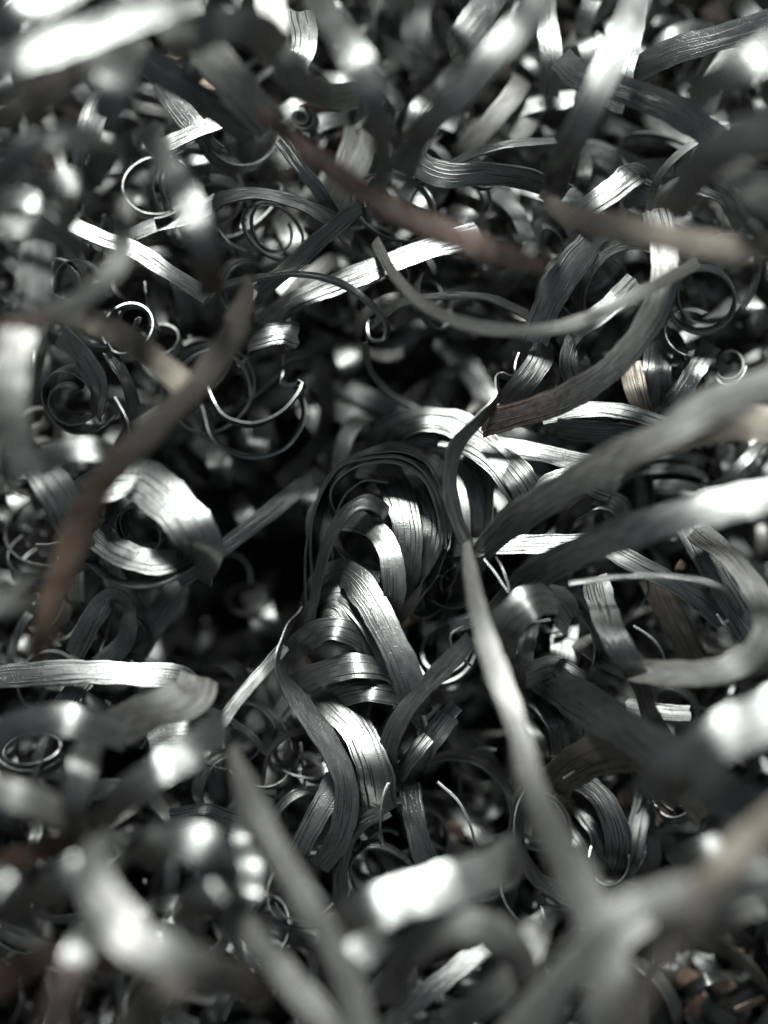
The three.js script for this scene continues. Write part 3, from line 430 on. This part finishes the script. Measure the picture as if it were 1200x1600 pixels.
R('thin bowed sliver left of the dark arch', 14, 's', [[1012, 336, -1, 40], [1032, 272, 0.4, 40], [1080, 226, 1, 40], [1140, 200, 1, 40]], { name: 'steel_sliver' });
W('black-mouthed ring with a bright lower lip at the right', 40, 's', { c: [1098, 470, -0.6], a: [0.1, 0.42, -0.90], ru: 56, rf: 52, from: -0.3, to: 0.72, pitch: 10 }, { v: 2 });
W('dark hoop left of the black-mouthed ring', 44, 's', { c: [968, 452, -2.4], a: [-0.35, 0.55, -0.76], ru: 74, rf: 70, from: -0.42, to: 0.36, pitch: 14 }, { v: 1 });
R('bright short strip under the sagging ribbon at the right', 34, 's', [[880, 540, -2, 10], [920, 504, 0.6, 99], [958, 474, 1.4, 99], [990, 440, 0, 16]], { v: 2 });
R('upright dark strip left of the long tan ribbon', 28, 'd', [[900, 520, -1, 10], [888, 560, -0.4, 10], [900, 610, -1, 0]], { v: 1 });
R('fluted strip curling beside the tiny curled tip', 38, 's', [[852, 532, -2, 40], [842, 566, -0.6, 99], [816, 600, 0, 18], [788, 634, -1, 10]], { v: 0 });
R('broken square of strip right of the long tan ribbon', 46, 's', [[1030, 536, -3.4, 0], [1026, 580, -1.8, 0], [1020, 630, -2.6, 0]], { v: 0 });
R('straw-coloured short strip beside the broken square', 34, 't', [[984, 570, -2.4, 0], [994, 610, -1.6, 0], [1008, 652, -2.2, 0]], { v: 1 });
R('crumpled bright strip slanting right of the broken square', 32, 's', [[1110, 540, -3, 0], [1086, 580, -1.6, -6], [1060, 620, -1, 10], [1036, 660, -2, 0]], { v: 2, wobble: 0.25, rag: 0.14 });
R('grey strip dropping through the hole above the central coil', 36, 's', [[690, 530, -11, 0], [730, 574, -10, 0], [770, 632, -9, 0]], { v: 1 });
R('white blurred knob at the top right edge', 66, 's', [[1080, 156, 14, -10], [1128, 122, 18, 16], [1180, 92, 19, 99], [1240, 60, 18, 10]], { zw: 18, v: 2 });
R('dusky blurred band at the right edge of the upper half', 74, 'l', [[1050, 330, 13, -8], [1096, 262, 16, -8], [1150, 220, 18, -8], [1230, 200, 19, -6]], { zw: 17, v: 2 });
R('grey blurred band below the dusky one at the right edge', 62, 'l', [[1110, 210, 14, -10], [1140, 260, 16, -8], [1180, 300, 17, -8], [1240, 330, 17, -8]], { zw: 16, v: 2 });
R('bright flat strip lying level in the upper right centre', 30, 's', [[790, 176, -7, 99], [840, 162, -6, 99], [896, 154, -6, 99]], { v: 2 });
R('grey strip crossing the top right corner', 40, 's', [[990, 110, -2, 10], [1050, 80, 0, 14], [1120, 60, 1, 10], [1220, 30, 0, 10]], { v: 2 });
// --- glints down in the pit and behind the coils
for (const [x, y, z, w, dx, lab] of [
  [342, 722, -9, 34, 4, 'soft glinting strip end in the pit below the fine hoops'],
  [404, 690, -8, 32, -4, 'pale upright strip end hanging inside the lower fine hoop'],
  [384, 806, -11, 26, 10, 'small pale glint on a strip low in the pit beside the trailing strip'],
  [592, 912, -9, 34, 14, 'round pale scrap glowing between the two central coils'],
  [546, 560, -11, 40, 8, 'blurred glint far down below the hooked curl'],
  [682, 838, -9, 36, 6, 'blurred strip end behind the right flank of the large central coil'],
  [688, 912, -8, 40, 16, 'pale scrap lying right of the tight lower coil'],
  [678, 980, -9, 40, 14, 'second pale scrap left of the falling ribbon, below the first'],
  [486, 776, -10, 32, -4, 'bright deep glint left of the large coil rim'],
  [462, 372, -8, 40, 14, 'pale blurred scrap under the dark strip in the upper centre'],
  [452, 440, -8, 44, 20, 'flattened pale scrap left of the wide bright striped strip'],
  [640, 520, -12, 36, 10, 'faint strip end under the dark bow of the upper right'],
  [412, 968, -11, 40, 10, 'faint strip in the black of the pit left of the tight coil'],
  [514, 1066, -4, 22, 6, 'tiny bead-like bright scrap in the gap of the tight coil']]) R(lab, w, 's', [[x - dx * 1.6, y - w * 1.1, z - 2.4, 0], [x - dx * 0.5, y - w * 0.35, z, 99], [x + dx * 0.5, y + w * 0.35, z + 0.4, 99], [x + dx * 1.4, y + w * 1.1, z - 1.4, -20]], { v: 2, step: 0.3 });
// --- more hairline wires and blurred strips
for (const [lab, pts] of [
  ['hairline wire arching over the lower left of the tight coil', [[430, 1200, -2], [470, 1214, -1.4], [520, 1216, -1.6]]],
  ['hairline wire bent down beside the thin dark hoop', [[470, 1160, -3], [474, 1210, -2.4], [486, 1270, -2.6]]],
  ['hairline bright arc low down beside the blue-glinting coil', [[786, 1352, 0], [784, 1396, 0.6], [808, 1436, 0.6], [850, 1464, 0]]],
  ['hairline upright wire near the low bright arc', [[842, 1400, 0], [850, 1440, 0.6], [852, 1490, 0.2]]],
  ['hairline wire crossing the black gap at the far right', [[1120, 960, -0.6], [1140, 985, 0], [1180, 1004, 0]]],
  ['hairline wire under the straight bent strip on the right', [[1000, 880, -2], [1014, 920, -1.6], [1000, 950, -2]]],
  ['hairline wire curving above the dim brownish band', [[880, 1216, 1], [930, 1186, 2], [1000, 1180, 2.4]]],
  ['hairline wire at the left beneath the arched pale shaving', [[334, 344, -2], [360, 380, -1.6], [402, 398, -2]]],
  ['hairline wire dangling left of the small hoops', [[226, 440, -2], [232, 480, -1.6], [250, 516, -2]]],
  ['hairline wire along the underside of the rolled rosette', [[180, 620, -1], [200, 660, -0.4], [204, 704, -1]]],
  ['hairline wire poking over the straight striped strip', [[206, 1032, 1], [214, 1050, 2], [226, 1070, 1]]],
  ['hairline wire in the tangle below the cut-off striped strip', [[220, 1170, 1], [236, 1150, 2], [262, 1146, 1.4]]]]) R(lab, 4, 's', pts, { name: 'steel_sliver', thick: 0.07, step: 0.25 });
R('soft grey lump of strip in the lower right corner', 56, 'l', [[1090, 1470, 10, 0], [1130, 1430, 13, 10], [1180, 1410, 14, 99], [1250, 1400, 13, 10]], { zw: 13, v: 2 });
R('small pale blurred knob above the soft grey lump', 46, 's', [[1070, 1360, 12, 0], [1100, 1330, 14, 99], [1140, 1320, 13.6, 99], [1180, 1350, 10, 0]], { zw: 13, v: 2 });
R('blurred grey strip leaning left at the bottom right of centre', 56, 'l', [[700, 1600, 8, -10], [760, 1560, 10, 0], [820, 1500, 11, 6], [840, 1440, 9, 0]], { zw: 10, v: 2 });
R('bent strip over the left edge above the blue-white strip', 44, 's', [[-20, 330, 9, 0], [30, 310, 11, 99], [70, 316, 11, 99], [110, 350, 8, 0]], { zw: 10, v: 1 });
R('grey strip tucked under the broad white band of the top left', 50, 'l', [[40, 150, 14, -8], [100, 130, 15, 0], [150, 100, 15, 4], [190, 50, 13, 0]], { zw: 14, v: 2 });
R('pale strip leaning in the top centre behind the hooked strip', 40, 's', [[470, 20, -1, 0], [476, 60, 1, 99], [470, 90, 1.6, 99], [452, 130, 0, 0]], { v: 2 });
// --- brown flakes
{
  const mk = (s, seedNo) => { seed = seedNo; const pts = []; for (let k = 0; k < 12; k++) { const q = rr(0, 6.283), w = rr(0.35, 1); pts.push(new THREE.Vector3(Math.cos(q) * w * s, rr(-0.13, 0.13) * s * (1.3 - w), Math.sin(q) * w * s * 0.7)); }; return new ConvexGeometry(pts); };
  const fm = [[0.36, 0.27, 0.20], [0.28, 0.19, 0.14], [0.44, 0.35, 0.265]].map(c => new THREE.MeshStandardMaterial({ color: new THREE.Color().setRGB(...c), roughness: 0.7, bumpMap: scored[2][2], bumpScale: 4e-5 }));
  let i = 0;
  for (const [x, y, z, s, lab] of [
    [1132, 1540, -6, 2.2, 'largest brown flake in the bottom right corner'], [1092, 1574, -7, 1.7, 'brown flake left of the largest one in the bottom right corner'], [1172, 1570, -6, 1.8, 'brown flake right of the largest one at the bottom right'], [1160, 1490, -8, 1.6, 'brown flake above the largest one near the bottom right corner'], [1076, 1524, -8, 1.4, 'small brown flake at the left of the bottom right flakes'],
    [984, 1252, -6, 1.5, 'brown flake behind the straight grey stub'], [1030, 1270, -6.5, 1.7, 'brown flake right of the straight grey stub'], [1052, 1240, -7, 1.2, 'small brown flake under the hooked hairline wire'],
    [270, 92, -6, 1.1, 'orange-brown flake by the black slanting strip, upper left'], [322, 132, -6, 0.9, 'small orange-brown flake under the wide grey strip, upper left'], [482, 172, -6, 1.4, 'orange-brown flake left of the white-headed ribbon'],
    [1062, 884, -3, 0.6, 'tiny orange flake below the broad bright band on the right'], [636, 968, -7, 1, 'reddish flake between the two central coils'], [716, 1296, -8, 1.1, 'brown flake inside the round hoop']]) {
    const m = put(new THREE.Mesh(mk(s * MM, 900 + i), fm[i % 3]), 'brown_flake', lab, 'flake', 'brown flakes'); m.position.copy(P(x, y, z)); seed = 300 + i; m.rotation.set(rr(-0.7, 0.7) + 0.5, rr(0, 6), rr(-0.6, 0.6)); i++;
  }
}
// ---------------------------------------------------------------- the rest of the heap
seed = 4242;
const pitDepth = (x, y) => 18 * Math.exp(-(((x - 400) / 150) ** 2) - (((y - 860) / 190) ** 2)) + 8 * Math.exp(-(((x - 600) / 120) ** 2) - (((y - 560) / 80) ** 2)) + 7 * Math.exp(-(((x - 1080) / 90) ** 2) - (((y - 1010) / 90) ** 2)) + 4 * Math.exp(-(((x - 640) / 120) ** 2) - (((y - 1250) / 110) ** 2));
const baseZ = (x, y) => -2.5 - pitDepth(x, y) - (y < 350 ? (350 - y) / 350 * 2.5 : 0);
const MARKS = [[596, 836, 'the large central coil'], [566, 870, 'the small central ring'], [570, 1040, 'the tight lower coil'], [700, 655, 'the bright arching band'], [715, 770, 'the upright narrow loop'], [500, 1160, 'the sweeping ribbon'], [850, 708, 'the short striped strip'], [930, 590, 'the long rust-patched ribbon'], [980, 645, 'the white shining strip'], [960, 716, 'the broad grey band'], [1080, 806, 'the broad bright band'], [790, 1080, 'the long falling ribbon'], [826, 942, 'the short bright curl'], [962, 1000, 'the twisted grey ribbon'], [1186, 1000, 'the large dim loop'], [880, 1020, 'the steel hoop'], [880, 1120, 'the nested dark bands'], [620, 1150, 'the dark looping ribbon'], [718, 1262, 'the round hoop'], [622, 1320, 'the lower ring'], [920, 1300, 'the blue-glinting coil'], [1000, 1280, 'the straight grey stub'], [1140, 1150, 'the blown-out white band'], [640, 1402, 'the big white band'], [720, 1450, 'the grey hump'], [1130, 1540, 'the corner flakes'], [460, 1380, 'the grey diagonal ribbon'], [240, 1208, 'the white slanting strip'], [130, 1054, 'the straight striped strip'], [300, 1320, 'the pale humped shaving'], [110, 1370, 'the white knob'], [222, 1476, 'the wide grey curve'], [110, 1540, 'the brown-footed strip'], [246, 664, 'the long tan ribbon'], [124, 616, 'the rolled rosette'], [238, 838, 'the fat shining roll'], [10, 846, 'the hoop cut by the edge'], [400, 660, 'the fine hoops'], [400, 830, 'the trailing ribbed strip'], [200, 390, 'the crackled strip'], [440, 306, 'the long dark bow'], [590, 520, 'the hooked curl'], [600, 414, 'the wide striped strip'], [290, 306, 'the arched pale shaving'], [308, 150, 'the black slanting strip'], [100, 62, 'the top left white band'], [550, 90, 'the white-headed ribbon'], [620, 330, 'the red-brown ribbon'], [1040, 370, 'the blurred tan ribbon'], [790, 516, 'the sagging ribbon'], [730, 132, 'the wide dark band'], [940, 120, 'the second dark band'], [760, 272, 'the silver hook'], [950, 300, 'the curled striped strip'], [1090, 300, 'the dark arch'], [1098, 470, 'the black-mouthed ring'], [960, 450, 'the dark hoop'], [1030, 590, 'the broken square'], [1180, 92, 'the top right white knob'], [860, 80, 'the upright pale strip'], [40, 480, 'the hanging pale tab'], [160, 980, 'the looped grey strip'], [390, 1560, 'the fine low arc']];
const said = new Set();
function where(x, y, what) {
  const near = MARKS.map(m => [Math.hypot(m[0] - x, m[1] - y), m]).sort((a, b) => a[0] - b[0]); let first = null;
  for (const [bd, best] of near.slice(0, 6)) {
    const dx = x - best[0], dy = y - best[1];
    const w = what + (bd < 26 ? 'under ' : Math.abs(dx) > Math.abs(dy) * 2 ? (dx < 0 ? 'left of ' : 'right of ') : Math.abs(dy) > Math.abs(dx) * 2 ? (dy < 0 ? 'above ' : 'below ') : (dy < 0 ? 'above and ' : 'below and ') + (dx < 0 ? 'left of ' : 'right of ')) + best[2];
    first ??= w; if (!said.has(w)) { said.add(w); return w; }
  }
  return first;
}
function loose(x, y, z, kind, o) {
  if (kind === 'hoop') {
    const r = rr(24, 72), s = { c: [x, y, z], a: [rr(-0.55, 0.55), rr(-0.55, 0.55), -0.85], u: [rr(-1, 1), rr(-1, 1), 0.1], ru: r, rf: r * rr(0.55, 1), from: rr(0, 1), pitch: rr(-34, 34), grow: rr(-0.3, 0.3), lean: rr(-0.2, 0.2), wave: 0.09 };
    s.to = s.from + rr(0.45, 1.9) * (rnd() < 0.5 ? 1 : -1); return wound(rr(9, 26), s, { ...o, thick: rr(0.08, 0.16) });
  }
  if (kind === 'curl') {
    const th = rr(0, 6.283), el = rr(-0.75, 0.75), r = rr(26, 84), s = { c: [x, y, z], a: [Math.cos(th) * Math.cos(el), Math.sin(th) * Math.cos(el), Math.sin(el)], u: [0.2, 0.9, 0.3], ru: r, rf: r * rr(0.75, 1.1), from: rr(0, 1), pitch: rr(14, 60), grow: rr(-0.15, 0.15), lean: rr(-0.25, 0.25) };
    s.to = s.from + rr(0.5, 2.4); return wound(rr(12, 31), s, o);
  }
  const th = rr(0, 6.283), L = kind === 'sliver' ? rr(80, 220) : rr(100, 280), bend = rr(-1.6, 1.6), n = 6, pts = []; let a = th, px = x - Math.cos(th) * L / 2, py = y - Math.sin(th) * L / 2, r0 = rr(-55, 55), dr = rr(-50, 50), arch = rr(1, 7), tilt = rr(-3, 3);
  for (let i = 0; i <= n; i++) { const t = i / n; pts.push([px, py, z + arch * (Math.sin(t * Math.PI) - 0.6) + tilt * (t - 0.5), r0 + dr * t]); a += bend / n * rr(0.4, 1.6); px += Math.cos(a) * L / n; py += Math.sin(a) * L / n; }
  return traced(kind === 'sliver' ? rr(4, 9) : rr(13, 32), pts, o);
}
const words = { hoop: ['fine hoop', 'coiled_shaving'], curl: ['open curl', 'coiled_shaving'], strip: ['bent strip', 'steel_shaving'], sliver: ['thin sliver', 'steel_sliver'] };
const toneWord = { s: 'silver', d: 'shade-toned grey', l: 'dull grey', t: 'straw-tinted' };  // the darker grey carries shade in its colour
let placed = 0;
for (let gy = 0; gy < 20; gy++) for (let gx = 0; gx < 15; gx++) {
  const x = (gx + rr(0.05, 0.95)) * 1200 / 15, y = (gy + rr(0.05, 0.95)) * 1600 / 20, kind = rnd() < 0.42 ? 'curl' : rnd() < 0.86 ? 'strip' : 'sliver';
  if (pitDepth(x, y) > 8 && rnd() < 0.6) continue;
  const tone = rnd() < 0.58 ? 's' : rnd() < 0.55 ? 'd' : rnd() < 0.85 ? 'l' : 't', z = baseZ(x, y) - rr(2.4, 8.4);
  const m = new THREE.Mesh(loose(x, y, z, kind, { step: 0.55, across: 3 }), matOf(tone));
  put(m, words[kind][1], where(x, y, `${toneWord[tone]} ${words[kind][0]} half buried `), 'metal shaving', 'half buried shavings'); placed++;
}
for (const [n, x0, x1, y0, y1] of [[26, 600, 1150, 900, 1440], [12, 390, 700, 1130, 1460], [14, 620, 1160, 240, 640], [12, 60, 420, 380, 700], [8, 240, 640, 160, 400], [6, 40, 420, 900, 1240]]) for (let k = 0; k < n; k++) {
  const x = rr(x0, x1), y = rr(y0, y1), tone = rnd() < 0.7 ? 's' : 'd';
  put(new THREE.Mesh(loose(x, y, Math.max(-9, baseZ(x, y) + rr(-2.4, 1.6)), 'hoop', { step: 0.3 }), matOf(tone)), words.hoop[1], where(x, y, `${toneWord[tone]} fine hoop caught `), 'metal shaving', 'fine hoops caught in the tangle'); placed++;
}
{ // deeper layers, one mass, mostly toned darker to stand for shade
  const geos = { s: [], d: [] };
  for (let k = 0; k < 2200; k++) {
    const x = rr(-260, 1460), y = rr(-260, 1860), inside = x > -40 && x < 1240 && y > -40 && y < 1640;
    const z = inside ? baseZ(x, y) - rr(5, 18) : baseZ(x, y) - rr(0, 16);
    if (pitDepth(x, y) > 6 && rnd() < 0.75) continue;
    const g = loose(x, y, Math.max(z, -26), rnd() < 0.5 ? 'curl' : 'strip', { step: 0.9, across: 3 }); geos[rnd() < 0.35 ? 's' : 'd'].push(g);
  }
  for (const t of ['s', 'd']) { const m = new THREE.Mesh(mergeGeometries(geos[t]), mats[t][t === 's' ? 1 : 0]); m.name = t === 's' ? 'buried_shavings' : 'shade_toned_buried_shavings'; m.castShadow = m.receiveShadow = true; Object.assign(m.userData, { kind: 'stuff', label: t === 's' ? 'mass of grey shavings filling the depth of the heap' : 'mass of shade-toned shavings filling the depth of the heap', category: 'shavings' }); scene.add(m); }
}
{ // grit and broken crumbs caught among the shavings
  seed = 5150;
  const pts = []; for (let k = 0; k < 9; k++) pts.push(new THREE.Vector3(rr(-1, 1), rr(-0.4, 0.4), rr(-0.7, 0.7)).multiplyScalar(0.28 * MM));
  const N = 1400, m = new THREE.InstancedMesh(new ConvexGeometry(pts), new THREE.MeshStandardMaterial({ color: 0xffffff, roughness: 0.75 }), N), M4 = new THREE.Matrix4(), Q = new THREE.Quaternion(), E = new THREE.Euler(), C = new THREE.Color();
  for (let k = 0; k < N; k++) {
    const x = rr(-60, 1260), y = rr(-60, 1660), s = rr(0.25, 1.1) ** 2;
    M4.compose(P(x, y, baseZ(x, y) - rr(2.5, 10)), Q.setFromEuler(E.set(rr(0, 6), rr(0, 6), rr(0, 6))), new THREE.Vector3(s, s, s)); m.setMatrixAt(k, M4);
    const g = rr(0.12, 0.4); m.setColorAt(k, rnd() < 0.14 ? C.setRGB(g * 0.7, g * 0.5, g * 0.38) : C.setRGB(g, g, g * 0.95));
  }
  m.name = 'metal_grit'; m.castShadow = m.receiveShadow = true; Object.assign(m.userData, { kind: 'stuff', label: 'fine grit and broken crumbs caught among the shavings', category: 'grit' }); scene.add(m);
}
renderer.render(scene, camera);
